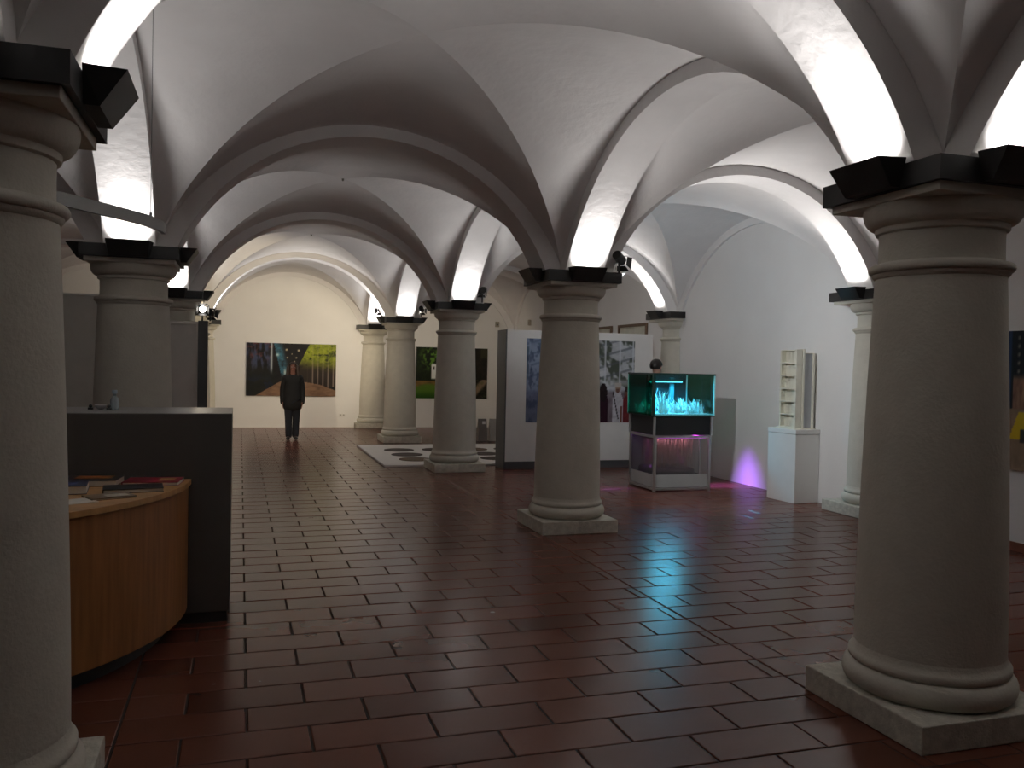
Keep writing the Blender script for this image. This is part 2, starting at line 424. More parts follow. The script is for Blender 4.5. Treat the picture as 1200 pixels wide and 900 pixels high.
cols = [
 (XM, YS[2], 'stout white column whose capital hides part of the yellow and tan wall picture', 'by the yellow and tan wall picture', ['-Y', '+Y', '-X', '+X']),
 (XM, YS[3], 'stout white column standing in front of the white display panel and aquarium', 'in front of the display panel', ['-Y', '+Y', '+X']),
 (XM, YS[4], 'white column at the front edge of the white board with dark discs', 'at the front of the disc board', ['-Y', '+Y', '+X']),
 (XM, YS[5], 'white column between the disc board and the end wall', 'between disc board and end wall', ['-Y', '+Y', '-X']),
 (XL, YS[2], 'stout white column standing in front of the curved wooden desk', 'in front of the curved desk', ['-Y', '+Y', '+X']),
 (XL, YS[3], 'white column rising just behind the grey counter', 'just behind the grey counter', ['-Y', '+Y']),
 (XL, YS[4], 'white column half hidden behind the grey framed screen', 'behind the grey framed screen', ['-Y', '+Y']),
 (XL, YS[5], 'white column behind the grey screen, facing the end wall', 'between grey screen and end wall', ['-Y', '+Y', '+X']),
]
for x, y, lab, ul, lit in cols:
    column(x, y, lab); uplight(x, y, 'black metal uplight collar on the column '+ul, ALL4, lit)
for x in (XL, XM):
    column(x, YS[1], 'white column behind the viewer on the '+('aquarium side' if x > 0 else 'desk side')); uplight(x, YS[1], 'unlit black uplight collar on the column behind the viewer, '+('aquarium side' if x > 0 else 'desk side'), ALL4, [])
pil = [
 (XP, YS[3], 'white engaged column on the wall beside the model pedestal', 'beside the model pedestal', WR, ['-X'], ['-X']),
 (XP, YS[4], 'white engaged column on the wall behind the aquarium', 'behind the aquarium', WR, ['-X'], ['-X']),
 (XP, YS[2], 'white engaged column next to the yellow and tan wall picture', 'next to the yellow and tan picture', WR, ['-X'], ['-X']),
 (XP, YS[5], 'white engaged column on the wall behind the display panel', 'behind the display panel', WR, ['-X'], []),
 (XM, YPF, 'white engaged column on the end wall between the two pictures', 'between the end wall pictures', WF, ['-Y'], ['-Y']),
 (XL, YPF, 'white engaged column on the end wall beside the grey screen', 'on the end wall beside the grey screen', WF, ['-Y'], ['-Y']),
]
for x, y, lab, ul, pl, sd, lit in pil:
    pilaster(x, y, lab, pl); uplight(x, y, 'black uplight collar on the engaged column '+ul, sd, lit, pl)

# ---------------------------------------------------------- spotlights
def spotlight(p, target, label, power=0, col=(1, .8, .55), angle=60, clamp=None, on=True):
    t = thing('spotlight', p, label, 'spotlight', 'small black spotlights clamped to the capitals')
    d = (Vector(target)-Vector(p)).normalized()
    can = MB().cyl(-d*.075, d*.07, .046, .050, 14).obj('can', BLACK, t, 40)
    MB().cyl(d*.07, d*.074, .042, .042, 14).obj('lens', LAMP if on else REFL, can)
    q = d.to_track_quat('Z', 'Y')
    m_ = MB(); s_ = .055
    for k in range(4):
        a = k*PI/2; n0, n1 = Vector((math.cos(a), math.sin(a), 0)), Vector((-math.sin(a), math.cos(a), 0))
        o_ = [q@(n0*.052-n1*.044)+d*.07, q@(n0*.052+n1*.044)+d*.07, q@(n0*.078+n1*.062)+d*.135, q@(n0*.078-n1*.062)+d*.135]
        vs = [tuple(v) for v in o_]+[tuple(v+q@n0*.003) for v in o_]
        m_.poly(vs, [(0, 1, 2, 3), (7, 6, 5, 4), (0, 4, 5, 1), (1, 5, 6, 2), (2, 6, 7, 3), (3, 7, 4, 0)])
    m_.obj('barn_doors', BLACK, t)
    side = q@Vector((1, 0, 0))
    cz = clamp if clamp is not None else 2.562
    c = Vector((0, 0, cz-p[2]))
    MB().cyl((0, 0, 0), c, .011, n=8).cyl(side*.058, -side*.058, .009, n=8).obj('yoke', BLACK, t)
    if power: spot('spot_beam', Vector(p)+d*.14, target, power, col, angle)
    return t
WARM = (1, .84, .60)
spotlight((XM-.37, YS[5]+.30, 2.74), (1.2, YF, 1.6), 'black spotlight on the column nearest the end wall, aimed at the night street picture', 250, WARM, 75)
spotlight((XM+.36, YS[5]-.30, 2.74), (5.2, YF, 1.5), 'black spotlight on the column nearest the end wall, aimed at the garden picture', 200, WARM, 75)
spotlight((XM+.30, YS[4]-.36, 2.74), (5.0, YF, 2.2), 'black spotlight on the column at the front of the disc board', 0, WARM, 60, on=False)
spotlight((XM+.37, YS[3]-.33, 2.70), (6.87, 11.0, 1.2), 'black spotlight on the column in front of the display panel', 150, (.93, .97, 1), 100, clamp=2.555)
spotlight((-.40, 12.36, 2.25), (.6, YF, 1.7), 'black spotlight on top of the grey screen, turned to the end wall', 380, WARM, 70, clamp=2.14)
spotlight((-.50, 12.32, 2.30), (.2, 4, 1.2), 'glowing round spotlight on top of the grey screen, facing the counter', 3, WARM, 90, clamp=2.14)

# ---------------------------------------------------------- grey screens behind the counter
t = thing('framed_screen', (-.68, 12.34, 0), 'grey framed screen standing against the column behind the counter', 'screen')
MB().box(-.24, -.03, 0, .13, .03, 2.125, .004).obj('panel', mat('screen_grey', (.55, .52, .48, 1), .6, noise=.04), t)
for x0, z0, x1, z1 in ((-.24, .0, -.22, 2.12), (.105, 0, .13, 2.12), (-.22, 2.085, .105, 2.12), (-.22, 0, .105, .06)):
    MB().box(x0, -.045, z0, x1, -.03, z1, .003).obj('frame_bar', mat('screen_frame', (.66, .63, .58, 1), .5, noise=.03), t)
MB().box(.13, -.05, 0, .255, .05, 2.14, .004).obj('end_post', DARKGREY, t)
t = thing('partition', (-3.06, 12.85, 0), 'long grey partition closing the aisle behind the counter', 'partition')
for k in range(3):
    MB().box(-1.79+k*1.197, -.04, 0, -1.79+(k+1)*1.197-.006, .04, 2.45, .004).obj('panel', mat('partition_grey', (.55, .54, .49, 1), .6, noise=.04), t)
MB().box(-1.79, -.05, 2.45, 1.79, .05, 2.475).obj('top_rail', mat('partition_rail', (.7, .72, .7, 1), .5, noise=.03), t)

# ---------------------------------------------------------- reception counter and curved desk
t = thing('reception_counter', (-1.1, 5.53, 0), 'dark grey upright reception counter behind the curved desk', 'counter')
MB().box(-1.6, 0, .07, 1.055, .04, 1.288, .002).obj('front_panel', GREYP, t)
MB().box(-1.6, .04, .07, 1.055, .66, 1.27, .002).obj('body', GREYP, t)
MB().box(-1.6, .02, 0, 1.04, .64, .07).obj('kick_board', KICK, t)
MB().box(-1.6, .04, 1.27, 1.055, .70, 1.289, .002).obj('counter_top', GREYT, t)
DC = (-2.0, 5.525)
def ell(a, b, n=28, e=.0): return [(a*math.cos(-PI/2*i/n), b*math.sin(-PI/2*i/n)) for i in range(n+1)]
t = thing('curved_desk', (DC[0], DC[1], 0), 'curved beech desk with books on it, set against the grey counter', 'desk')
def curved(a, b, th, z0, z1, name, m_):
    o, i = ell(a, b), ell(a-th, b-th); vs, fs = [], []; n = len(o)
    for (p, q) in zip(o, i): vs += [(p[0], p[1], z0), (q[0], q[1], z0), (q[0], q[1], z1), (p[0], p[1], z1)]
    for k in range(n-1):
        for j in range(4): fs.append((k*4+j, k*4+(j+1) % 4, k*4+4+(j+1) % 4, k*4+4+j))
    fs += [(0, 1, 2, 3), (n*4-1, n*4-2, n*4-3, n*4-4)]
    return MB().poly(vs, fs).obj(name, m_, t, 30)
curved(1.71, 1.60, .025, .11, .862, 'curved_front', WOOD)
curved(1.60, 1.49, .02, 0, .11, 'kick_plate', KICK)
pts = [(0, 0)]+[(a, b) for a, b in ell(1.725, 1.615)]
MB().prism(pts[::-1], .862, .892).obj('desk_top', mat('beech_top', (.50, .27, .10, 1), .4, noise=.15, nscale=4, stretch=(1, 8, 1)), t)
# books
PAGE = mat('paper', (.70, .67, .60, 1), .8, noise=.04)
def book(p, rz, w_, d_, h_, cover, label, spots=None):
    t = thing('book', p, label, 'book', 'books laid out on the curved desk', rz)
    cm = mat('cover_'+label.replace(' ', '_')[:24], cover, .35, noise=.25, nscale=9)
    MB().box(-w_/2+.003, -d_/2+.003, .003, w_/2-.003, d_/2-.003, h_-.003).obj('pages', PAGE, t)
    MB().box(-w_/2, -d_/2, 0, w_/2, d_/2, .003).obj('back_cover', cm, t)
    f_ = MB().box(-w_/2, -d_/2, h_-.003, w_/2, d_/2, h_).obj('front_cover', cm, t)
    MB().box(-w_/2-.002, -d_/2, 0, -w_/2+.003, d_/2, h_).obj('spine', cm, t)
    for k, (x0, y0, x1, y1, c) in enumerate(spots or []):
        MB().box(x0*w_, y0*d_, h_, x1*w_, y1*d_, h_+.0008).obj('cover_print', mat('print_%.2f_%.2f_%.2f' % c[:3], c, .4, noise=.2, nscale=30), f_)
Z = .892
book((-.80, 5.385, Z), -.08, .30, .22, .035, (.03, .03, .03, 1), 'thick dark book with an orange cover picture', [(-.3, -.1, .35, .4, (.5, .16, .04, 1))])
book((-.91, 5.11, Z), .10, .26, .27, .045, (.03, .035, .07, 1), 'thick book with dark blue cover and cream page edges', [(-.2, -.3, .3, .1, (.08, .1, .25, 1))])
book((-.47, 5.36, Z), -.10, .30, .22, .022, (.28, .012, .035, 1), 'crimson book closest to the grey counter panel end', [(.1, -.2, .38, .3, (.5, .3, .12, 1))])
book((-.55, 5.09, Z), .12, .30, .19, .022, (.015, .015, .017, 1), 'flat black book in front of the crimson book')
book((-.64, 4.86, Z), .45, .22, .16, .010, (.20, .13, .07, 1), 'thin brown booklet in front of the black book', [(-.1, -.3, .4, .2, (.55, .5, .4, 1))])
tag(MB().box(-.11, -.075, 0, .11, .075, .004, rz=.5).obj('leaflet', PAGE), 'white leaflet at the rounded edge of the desk', 'leaflet').location = (-.80, 4.72, Z)
book((-1.10, 4.79, Z), .1, .21, .28, .03, (.12, .12, .13, 1), 'grey book beside the white leaflet')
# things on the counter top
t = thing('glass_bottle', (-.76, 5.95, 1.289), 'small clear glass bottle on the grey counter', 'bottle')
MB().lathe([(.022, 0), (.026, .004), (.026, .06), (.02, .075), (.011, .085), (.011, .105)], 20).obj('bottle_body', glass('bottle_glass', (.75, .85, .9, 1), .12, .05, .35), t, 40)
MB().lathe([(.013, .1), (.016, .104), (.016, .122), (.013, .124)], 16).obj('cap', mat('pale_cap', (.45, .55, .65, 1), .4, noise=.05), t, 40)
t = thing('paper_bowl', (-.84, 5.95, 1.289), 'small white bowl beside the glass bottle', 'bowl')
MB().lathe([(.012, 0), (.03, .012), (.036, .028), (.033, .028), (.026, .014), (.006, .006)], 20).obj('bowl', WHITE, t, 40)
for k, (x, y) in enumerate(((-.895, 5.93), (-.785, 5.90))):
    t = thing('pen_stub', (x, y, 1.289), ['dark rubber stamp left of the white bowl', 'dark rubber stamp between bowl and bottle'][k], 'stamp')
    MB().box(-.015, -.01, 0, .015, .01, .012, .002).obj('stamp_base', KICK, t); MB().sphere((0, 0, .022), .011, u=10, v=8).obj('knob', KICK, t, 40)
# curved fascia rail hanging over the counter
t = thing('hanging_rail', (-2.0, 5.53, 2.40), 'curved grey metal rail hung on thin wires above the desk', 'rail')
RAILM = mat('rail_grey', (.30, .31, .30, 1), .45, noise=.05)
rp = [(1.55, .02), (1.542, -.097), (1.49, -.25), (1.402, -.406), (1.33, -.52), (1.264, -.617), (1.139, -.808), (1.0, -.95), (.82, -1.08), (.6, -1.17), (.35, -1.23), (0, -1.26)]
vs, fs = [], []
for k, (x, y) in enumerate(rp):
    a = rp[max(0, k-1)]; b = rp[min(len(rp)-1, k+1)]; n = Vector((b[1]-a[1], -(b[0]-a[0]), 0)).normalized()*.012
    vs += [(x-n.x, y-n.y, -.035), (x+n.x, y+n.y, -.035), (x+n.x, y+n.y, .03), (x-n.x, y-n.y, .03)]
for k in range(len(rp)-1):
    for j in range(4): fs.append((k*4+j, k*4+(j+1) % 4, k*4+4+(j+1) % 4, k*4+4+j))
fs += [(0, 1, 2, 3), (len(vs)-1, len(vs)-2, len(vs)-3, len(vs)-4)]
MB().poly(vs, fs).obj('rail_strip', RAILM, t, 30)
for x, y in ((1.50, -.22), (.75, -1.11)):
    MB().cyl((x, y, .03), (x, y, 1.28), .0016, n=6).obj('wire', DARKGREY, t); MB().cyl((x, y, .03), (x, y, .05), .007, n=8).obj('wire_clip', DARKGREY, t)

# ---------------------------------------------------------- pictures (printed boards)
PRINT = attr_mat('printed_board', .6, .2)
def clamp(v): return max(0., min(1., v))
def hsh(i, j=0, s=0):
    v = math.sin(i*127.1+j*311.7+s*74.7)*43758.5453; return v-math.floor(v)
def vn(x, y, s=0):
    i, j = math.floor(x), math.floor(y); a, b = x-i, y-j; a, b = a*a*(3-2*a), b*b*(3-2*b)
    return (hsh(i, j, s)*(1-a)+hsh(i+1, j, s)*a)*(1-b)+(hsh(i, j+1, s)*(1-a)+hsh(i+1, j+1, s)*a)*b
def fbm(x, y, s=0): return .5*vn(x, y, s)+.3*vn(2.1*x, 2.1*y, s+1)+.2*vn(4.3*x, 4.3*y, s+2)
def mixc(a, b, t): t = clamp(t); return tuple(p+(q-p)*t for p, q in zip(a, b))
def sstep(a, b, x): t = clamp((x-a)/(b-a)); return t*t*(3-2*t)
def picture(name, w_, h_, fn, label, cat, nx=150, ny=92, depth=.03, board=None):
    """upright board: x across, z up, faces -Y; the print is a painted surface just in front"""
    t = thing(name, (0, 0, 0), label, cat)
    MB().box(-w_/2, 0, -h_/2, w_/2, depth, h_/2, .002).obj('board', board or DARKGREY, t)
    vs = [((i/nx-.5)*w_, -.0015, (j/ny-.5)*h_) for j in range(ny+1) for i in range(nx+1)]
    fs = [(j*(nx+1)+i, j*(nx+1)+i+1, (j+1)*(nx+1)+i+1, (j+1)*(nx+1)+i) for j in range(ny) for i in range(nx)]
    me = bpy.data.meshes.new('print'); me.from_pydata(vs, [], fs); me.materials.append(PRINT)
    c = me.color_attributes.new('Col', 'FLOAT_COLOR', 'POINT'); data = []
    for j in range(ny+1):
        for i in range(nx+1):
            r, g, b = fn(i/nx, 1-j/ny); data += [lin(clamp(r/255)), lin(clamp(g/255)), lin(clamp(b/255)), 1]
    c.data.foreach_set('color', data)
    link('print', me, t); return t
def night_street(u, v):
    # v = 0 at the top.  vanishing point about (.5, .62)
    c = mixc((14, 16, 24), (40, 36, 34), fbm(u*14, v*10, 3))
    if u < .3:
        c = mixc(c, (74, 84, 118), .75*sstep(.42, .72, fbm(u*34, v*5, 8))*(1-sstep(.40, .6, v)))
        c = mixc(c, (120, 62, 60), .6*sstep(.5, .75, fbm(u*18, v*13, 21))*(1-sstep(.2, .42, v)))
        c = mixc(c, (20, 34, 74), .6*sstep(.5, .7, fbm(u*12, v*8, 31))*sstep(.5, .8, v))
    if u < .32: c = mixc(c, (30, 36, 26), .6*sstep(.35, .6, v)*fbm(u*9, v*9, 1))
    c = mixc(c, (200, 215, 222), .8*math.exp(-((u-.275)/.011)**2)*(1-sstep(.45, .62, v)))
    d = u-(.30+.14*v)
    if 0 < d and u < .46: c = mixc(c, (60, 110, 132), .75*(1-sstep(.02, .1, abs(d-.02)))*fbm(u*30, v*20, 4)*2*(1-sstep(.5, .8, v)))
    c = mixc(c, (190, 225, 230), .9*math.exp(-((u-.34)/.018)**2-((v-.22)/.03)**2))
    c = mixc(c, (205, 210, 205), .8*math.exp(-((u-.425)/.014)**2-((v-.55)/.06)**2))
    for a, b, s in ((.44, .12, .011), (.575, .13, .012), (.45, .27, .008), (.55, .27, .008), (.5, .2, .005), (.53, .34, .006)):
        c = mixc(c, (235, 220, 180), math.exp(-((u-a)/s)**2-((v-b)/(s*1.6))**2))
    e = .74-.95*(v-.0)*.27
    edge = .70-.16*(v/.55)                       # left edge of the green wall
    if u > edge and v < .82:
        g = fbm(u*40, v*24, 5); dn = sstep(.28, .60, v+.18*(1-u))
        gr = mixc((92, 104, 26), (170, 180, 52), g); gr = mixc(gr, (40, 46, 18), sstep(.5, .8, fbm(u*20, v*14, 9)))
        c = mixc(gr, (44, 36, 32), dn)
        st = abs((u*17) % 1-.5)
        c = mixc(c, (178, 160, 150), .55*(1-sstep(.06, .16, st))*(.35+.65*dn)*sstep(.66, .75, u))
    hor = .80
    half = (v-.62)/.38
    if v > .70 and .48-half*.38 < u < .56+half*.62 and (u < .5 or v > .74+(u-.68)*.3):
        c = mixc((146, 114, 90), (96, 74, 60), fbm(u*16, v*30, 6)); c = mixc(c, (70, 58, 50), .5*(1-sstep(.0, .012, abs((u-.5)*1.4-(v-.6)*.1))))
    return c
def garden(u, v):
    c = mixc((10, 16, 10), (34, 44, 20), fbm(u*16, v*12, 2))
    c = mixc(c, (88, 128, 40), .95*sstep(.45, .75, fbm(u*18, v*13, 7))*math.exp(-((u-.22)/.14)**2-((v-.2)/.22)**2)*1.6)
    if v > .66 and u < .72:
        c = mixc((150, 120, 62), (92, 66, 40), fbm(u*15, v*20, 4)); c = mixc(c, (84, 118, 36), sstep(.74, .82, v+.06*math.sin(u*9)))
        c = mixc(c, (44, 84, 22), sstep(.84, .98, v))
    c = mixc(c, (222, 224, 224), (1-sstep(.028, .042, abs(u-.245)))*sstep(.30, .35, v)*(1-sstep(.60, .64, v)))
    c = mixc(c, (60, 50, 46), (1-sstep(.006, .012, abs(u-.247)))*sstep(.36, .4, v)*(1-sstep(.42, .46, v)))
    if u > .72:
        c = mixc((22, 24, 20), (54, 46, 38), fbm(u*20, v*10, 5))
        if v > .62: c = mixc(c, (150, 128, 104), (1-sstep(.03, .09, abs((u-.98)+(v-.62)*.62)))*.9); c = mixc(c, (84, 92, 52), .5*sstep(.5, .8, fbm(u*30, v*30, 6)))
        if u > .9 and v < .2: c = mixc(c, (84, 88, 52), .4)
    return c
def yellow_floor(u, v):
    u *= 3.5
    c = mixc((10, 14, 20), (24, 34, 40), fbm(u*10, v*10, 3))
    c = mixc(c, (30, 96, 104), .8*math.exp(-((u-.10)/.03)**2)*(1-sstep(.3, .55, v)))
    for k in range(5): c = mixc(c, (225, 215, 190), math.exp(-((u-.27)/.012)**2-((v-.05-.06*k)/.014)**2))
    if v > .30 and u > .17: c = mixc(c, mixc((170, 140, 112), (96, 66, 58), fbm(u*18, v*9, 6)), sstep(.30, .36, v))
    if u < .14 and v < .55: c = mixc(c, (30, 44, 92), .7)
    if v > .56: c = mixc((148, 128, 106), (118, 100, 82), fbm(u*14, v*22, 8))
    e = .88-v
    if .58 < v < .78 and u > .12+.9*(.78-v): c = mixc(c, (206, 178, 34), .95)
    if .7 < v < .80 and u > .34: c = mixc(c, (30, 34, 44), .9)
    return c
def greenhouse(u, v):
    c = mixc((140, 144, 152), (208, 212, 216), fbm(u*12, v*16, 3))
    c = mixc(c, (58, 66, 54), .85*sstep(.48, .62, fbm(u*11+3, v*7-u*4, 5))*(1-sstep(.55, .66, v)))
    st = abs(((v*7.5+u*3.0)) % 1-.5)
    c = mixc(c, (84, 90, 96), .6*(1-sstep(.07, .14, st))*(1-sstep(.5, .6, v)))
    for a in (.03, .2, .38, .72, .86, .985):
        c = mixc(c, (196, 202, 210), .8*(1-sstep(.004, .011, abs(u-a))))
    if v > .46: c = mixc(c, (196, 198, 200), .5*sstep(.46, .5, v)*(1-sstep(.52, .58, v)))
    if v > .58: c = mixc(c, mixc((76, 66, 74), (140, 132, 138), fbm(u*24, v*12, 6)), sstep(.58, .66, v))
    if u < .36:
        c = mixc(c, (92, 112, 150), .55); c = mixc(c, (46, 58, 84), .6*sstep(.5, .7, fbm(u*26, v*9, 11)))
    def person(uc, top, wd, hair, shirt, skin=(104, 74, 66), hat=None):
        nonlocal c
        if v > top+.09:
            k_ = wd*(.55+.45*sstep(top+.09, top+.2, v)); 
            if abs(u-uc) < k_: c = mixc(shirt, tuple(q*.75 for q in shirt), fbm(u*40, v*30, 9))
        r = ((u-uc)/(wd*.52))**2+((v-top-.055)/.058)**2
        if r < 1: c = skin if (v > top+.06 and abs(u-uc) < wd*.35) else hair
        if hat and abs(u-uc) < wd*.62 and top-.015 < v < top+.045: c = hat
    person(.71, .535, .045, (24, 18, 22), (52, 22, 38), skin=(40, 26, 28))
    if ((u-.708)/.037)**2+((v-.635)/.115)**2 < 1: c = mixc((20, 15, 19), (46, 30, 30), fbm(u*50, v*30, 12))
    person(.93, .56, .035, (52, 34, 32), (118, 40, 44))
    person(.985, .60, .03, (60, 44, 42), (96, 44, 50))
    person(.845, .525, .05, (150, 130, 112), (202, 200, 208), hat=(176, 170, 164))
    if abs((u-.805)-(v-.66)*.16) < .0055 and .62 < v < .96: c = (40, 34, 40)
    if v > .80 and .872 < u < .892: c = (112, 70, 58)
    return c
p = picture('wall_picture', 2.115, 1.275, night_street, 'wide dark picture of a night street with green vines, behind the standing woman', 'picture'); p.location = (1.19, YF-.031, 1.408)
p = picture('wall_picture', 1.88, 1.305, garden, 'wide garden picture with lawn and white figure on the end wall', 'picture'); p.location = (5.195, YF-.031, 1.396)
p = picture('wall_picture', 1.9, 1.29, yellow_floor, 'large wall picture with yellow and tan floor on the wall by the nearest column', 'picture'); p.rotation_euler = (0, 0, -PI/2); p.location = (XW-.031, 5.31, 1.395)

# framed pictures behind the display panel
FRW = mat('brown_frame', (.12, .07, .04, 1), .5, noise=.15)
def framed(y, w_, label):
    t = thing('framed_picture', (XW-.002, y, 1.95), label, 'picture', 'brown framed pictures behind the panel'); h_ = .48
    t.rotation_euler = (0, 0, -PI/2); f_ = .05
    for x0, z0, x1, z1 in ((-w_/2, -h_, w_/2, -h_+f_), (-w_/2, h_-f_, w_/2, h_), (-w_/2, -h_+f_, -w_/2+f_, h_-f_), (w_/2-f_, -h_+f_, w_/2, h_-f_)):
        MB().box(x0, -.04, z0, x1, 0, z1, .004).obj('frame_bar', FRW, t)
    MB().box(-w_/2+f_, -.015, -h_+f_, w_/2-f_, 0, h_-f_).obj('sheet', mat('pale_sheet', (.55, .55, .47, 1), .5, noise=.2, nscale=3), t)
framed(14.34, 1.2, 'brown framed pale picture on the wall beside the engaged column behind aquarium')
framed(15.85, 1.2, 'brown framed pale picture farther along the wall behind the display panel')
# small boxes on the walls
def wallbox(name, loc, rz, label):
    t = thing(name, loc, label, 'wall box', None, rz)
    MB().box(-.05, -.06, -.07, .05, 0, .07, .006).obj('case', mat('sensor_case', (.35, .32, .26, 1), .5, noise=.05), t)
    MB().sphere((0, -.062, -.01), .022, (1, .5, 1), 12, 8).obj('lens', DARKGREY, t)
wallbox('motion_sensor', (6.38, YF-.001, 2.69), 0, 'small beige sensor high on the end wall above the garden picture')
wallbox('motion_sensor', (XW-.001, 20.2, 2.70), -PI/2, 'small beige sensor high on the wall above the display panel')
t = thing('wall_socket', (2.42, YF-.001, .307), 'white double wall socket low on the end wall', 'socket')
MB().box(-.08, -.012, -.04, .08, 0, .04, .004).obj('plate', WHITE, t)
for dx in (-.038, .038): MB().cyl((dx, -.0125, 0), (dx, -.014, 0), .022, n=16).obj('outlet', mat('socket_grey', (.4, .39, .36, 1), .5, noise=.03), t)

# ---------------------------------------------------------- display panel
t = thing('display_panel', (5.205, 12.955, 0), 'white free-standing display panel with dark grey end and base', 'display panel')
MB().box(-1.255, -.225, .12, 1.255, .225, 2.18, .003).obj('body', WHITE, t)
MB().box(-1.275, -.228, .0, -1.255, .228, 2.183).obj('end_face', DARKGREY, t)
MB().box(-1.255, -.222, 0, 1.255, .222, .12).obj('base_board', DARKGREY, t)
p = picture('panel_print', 1.86, 1.32, greenhouse, 'large print of a crowd in a greenhouse mounted on the display panel', 'picture', 160, 112, .012, WHITE); p.location = (5.20, 12.717, 1.395)

# ---------------------------------------------------------- board with discs
t = thing('disc_board', (3.85, 14.95, 0), 'low white floor board set with dark round discs', 'floor board')
MB().box(-1.69, -1.68, 0, 1.69, 1.68, .03, .004).obj('board', WHITE, t)
DISC = [mat('soil_dark', (.035, .022, .016, 1), .7, noise=.3, nscale=30), mat('soil_brown', (.10, .06, .03, 1), .7, noise=.3, nscale=30)]
dm = [MB().lathe([(.272, .0), (.275, .002), (.272, .008), (.262, .008), (.258, .005)], 40).mesh('disc', d_) for d_ in DISC]
for i, x in enumerate((2.79, 3.49, 4.19, 4.88)):
    for j, y in enumerate((14.0, 14.75, 15.54)):
        o = link('disc', dm[1 if (i, j) in ((2, 2), (0, 0), (1, 1)) else 0], t); o.location = (x-3.85, y-14.95, .03)
# slanted info stands
SG = mat('stand_grey', (.16, .15, .14, 1), .6, noise=.08)
def wedge(p, label, m_, tagc):
    t = thing('info_stand', p, label, 'stand', 'low slanted stands behind the disc board')
    MB().poly([(-.10, -.10, 0), (.10, -.10, 0), (.10, .10, 0), (-.10, .10, 0), (-.07, .0, .47), (.10, .0, .47), (.10, .06, .47), (-.07, .06, .47)],
              [(3, 2, 1, 0), (4, 5, 6, 7), (0, 1, 5, 4), (1, 2, 6, 5), (2, 3, 7, 6), (3, 0, 4, 7)]).obj('block', m_, t)
    if tagc: MB().poly([(-.0, -.026, .36), (.07, -.026, .36), (.07, -.013, .42), (.0, -.013, .42), (-.0, -.029, .361), (.07, -.029, .361), (.07, -.016, .421), (.0, -.016, .421)], [(0, 1, 2, 3), (7, 6, 5, 4), (0, 4, 5, 1), (1, 5, 6, 2), (2, 6, 7, 3), (3, 7, 4, 0)]).obj('tag', WHITE, t)
wedge((4.935, 17.6, 0), 'low dark grey slanted stand with a white tag', SG, True)
wedge((5.19, 17.62, 0), 'low pale grey slanted stand without tag', mat('stand_pale', (.40, .39, .36, 1), .6, noise=.06), False)

# ---------------------------------------------------------- aquarium
AX, AY = 5.615, 10.50
t = thing('aquarium', (AX, AY, 0), 'lit cyan aquarium with white plants on an aluminium stand with magenta glow', 'aquarium')
hx, hy = .405, .36; P_ = .018
st = empty('stand', (0, 0, 0), parent=t)
for sx in (-1, 1):
    for sy in (-1, 1):
        MB().box(sx*hx-P_, sy*hy-P_, .0, sx*hx+P_, sy*hy+P_, .735, .003).obj('post', ALU, st)
for z in (.03, .72):
    for sy in (-1, 1): MB().box(-hx+P_, sy*hy-P_*.8, z-P_*.8, hx-P_, sy*hy+P_*.8, z+P_*.8, .003).obj('rail', ALU, st)
    for sx in (-1, 1): MB().box(sx*hx-P_*.8, -hy+P_, z-P_*.8, sx*hx+P_*.8, hy-P_, z+P_*.8, .003).obj('rail', ALU, st)
MB().box(.27, -hy+.03, .05, .295, -hy+.055, .70, .002).obj('inner_post', ALU, st)
GP = mat('stand_low_panel', (.36, .36, .35, 1), .5, noise=.05)
MB().box(-hx+P_, -hy+.004, .05, hx-P_, -hy+.010, .22).obj('low_panel', GP, st)
MB().box(-hx+.004, -hy+P_, .05, -hx+.010, hy-P_, .22).obj('low_panel', GP, st)
FROST = glass('frosted_pane', (.68, .67, .68, 1), .04, .2, .06)
MB().box(-hx+P_, -hy+.004, .22, .27, -hy+.008, .70).obj('frosted_pane', FROST, st)
MB().box(-hx+.004, -hy+P_, .22, -hx+.008, hy-P_, .70).obj('frosted_pane', FROST, st)
MB().box(-hx+P_, hy-.012, .05, hx-P_, hy-.006, .70).obj('rear_panel', GP, st)
rm = MB()
for k in range(420):
    x, y = random.uniform(-.34, .24), random.uniform(-.28, .20); l_ = random.uniform(.24, .50); r_ = random.uniform(.002, .005)
    rm.cyl((x, y, .68), (x+random.uniform(-.03, .03), y+random.uniform(-.03, .03), .68-l_), r_, r_*.3, 4)
tag(rm.obj('hanging_roots', mat('root_brown', (.42, .28, .17, 1), .8, noise=.35, nscale=18), t), 'brown hanging root mat', kind='stuff')
MB().box(-.37, -.30, .06, .25, .24, .30, .05).obj('soil_block', mat('soil_block', (.05, .045, .045, 1), .9, noise=.3, nscale=14), t)
MAG = mat('magenta_led', (1, .2, 1, 1), .5, emit=(.9, .08, 1, 1), estr=2.5)
VIO = mat('violet_led', (.6, .2, 1, 1), .5, emit=(.42, .1, 1, 1), estr=2.5)
MB().box(-.36, -.345, .702, .36, -.325, .708).obj('led_strip', MAG, t); MB().box(-.392, -.30, .702, -.372, .30, .708).obj('led_strip', VIO, t)
MB().box(.372, -.30, .708, .392, .30, .714).obj('led_strip', MAG, t)
# black housing under the tank
MB().box(-hx+.002, -hy-.004, .745, hx+.03, hy, .985).obj('housing', mat('housing_black', (.008, .008, .009, 1), .45, noise=.2), t)
for sx, sy in ((-1, -1), (1, -1), (-1, 1), (1, 1)): MB().box(sx*(hx+.018)-.014, sy*(hy+.006)-.014, .735, sx*(hx+.018)+.014, sy*(hy+.006)+.014, .985, .002).obj('housing_post', ALU, st)
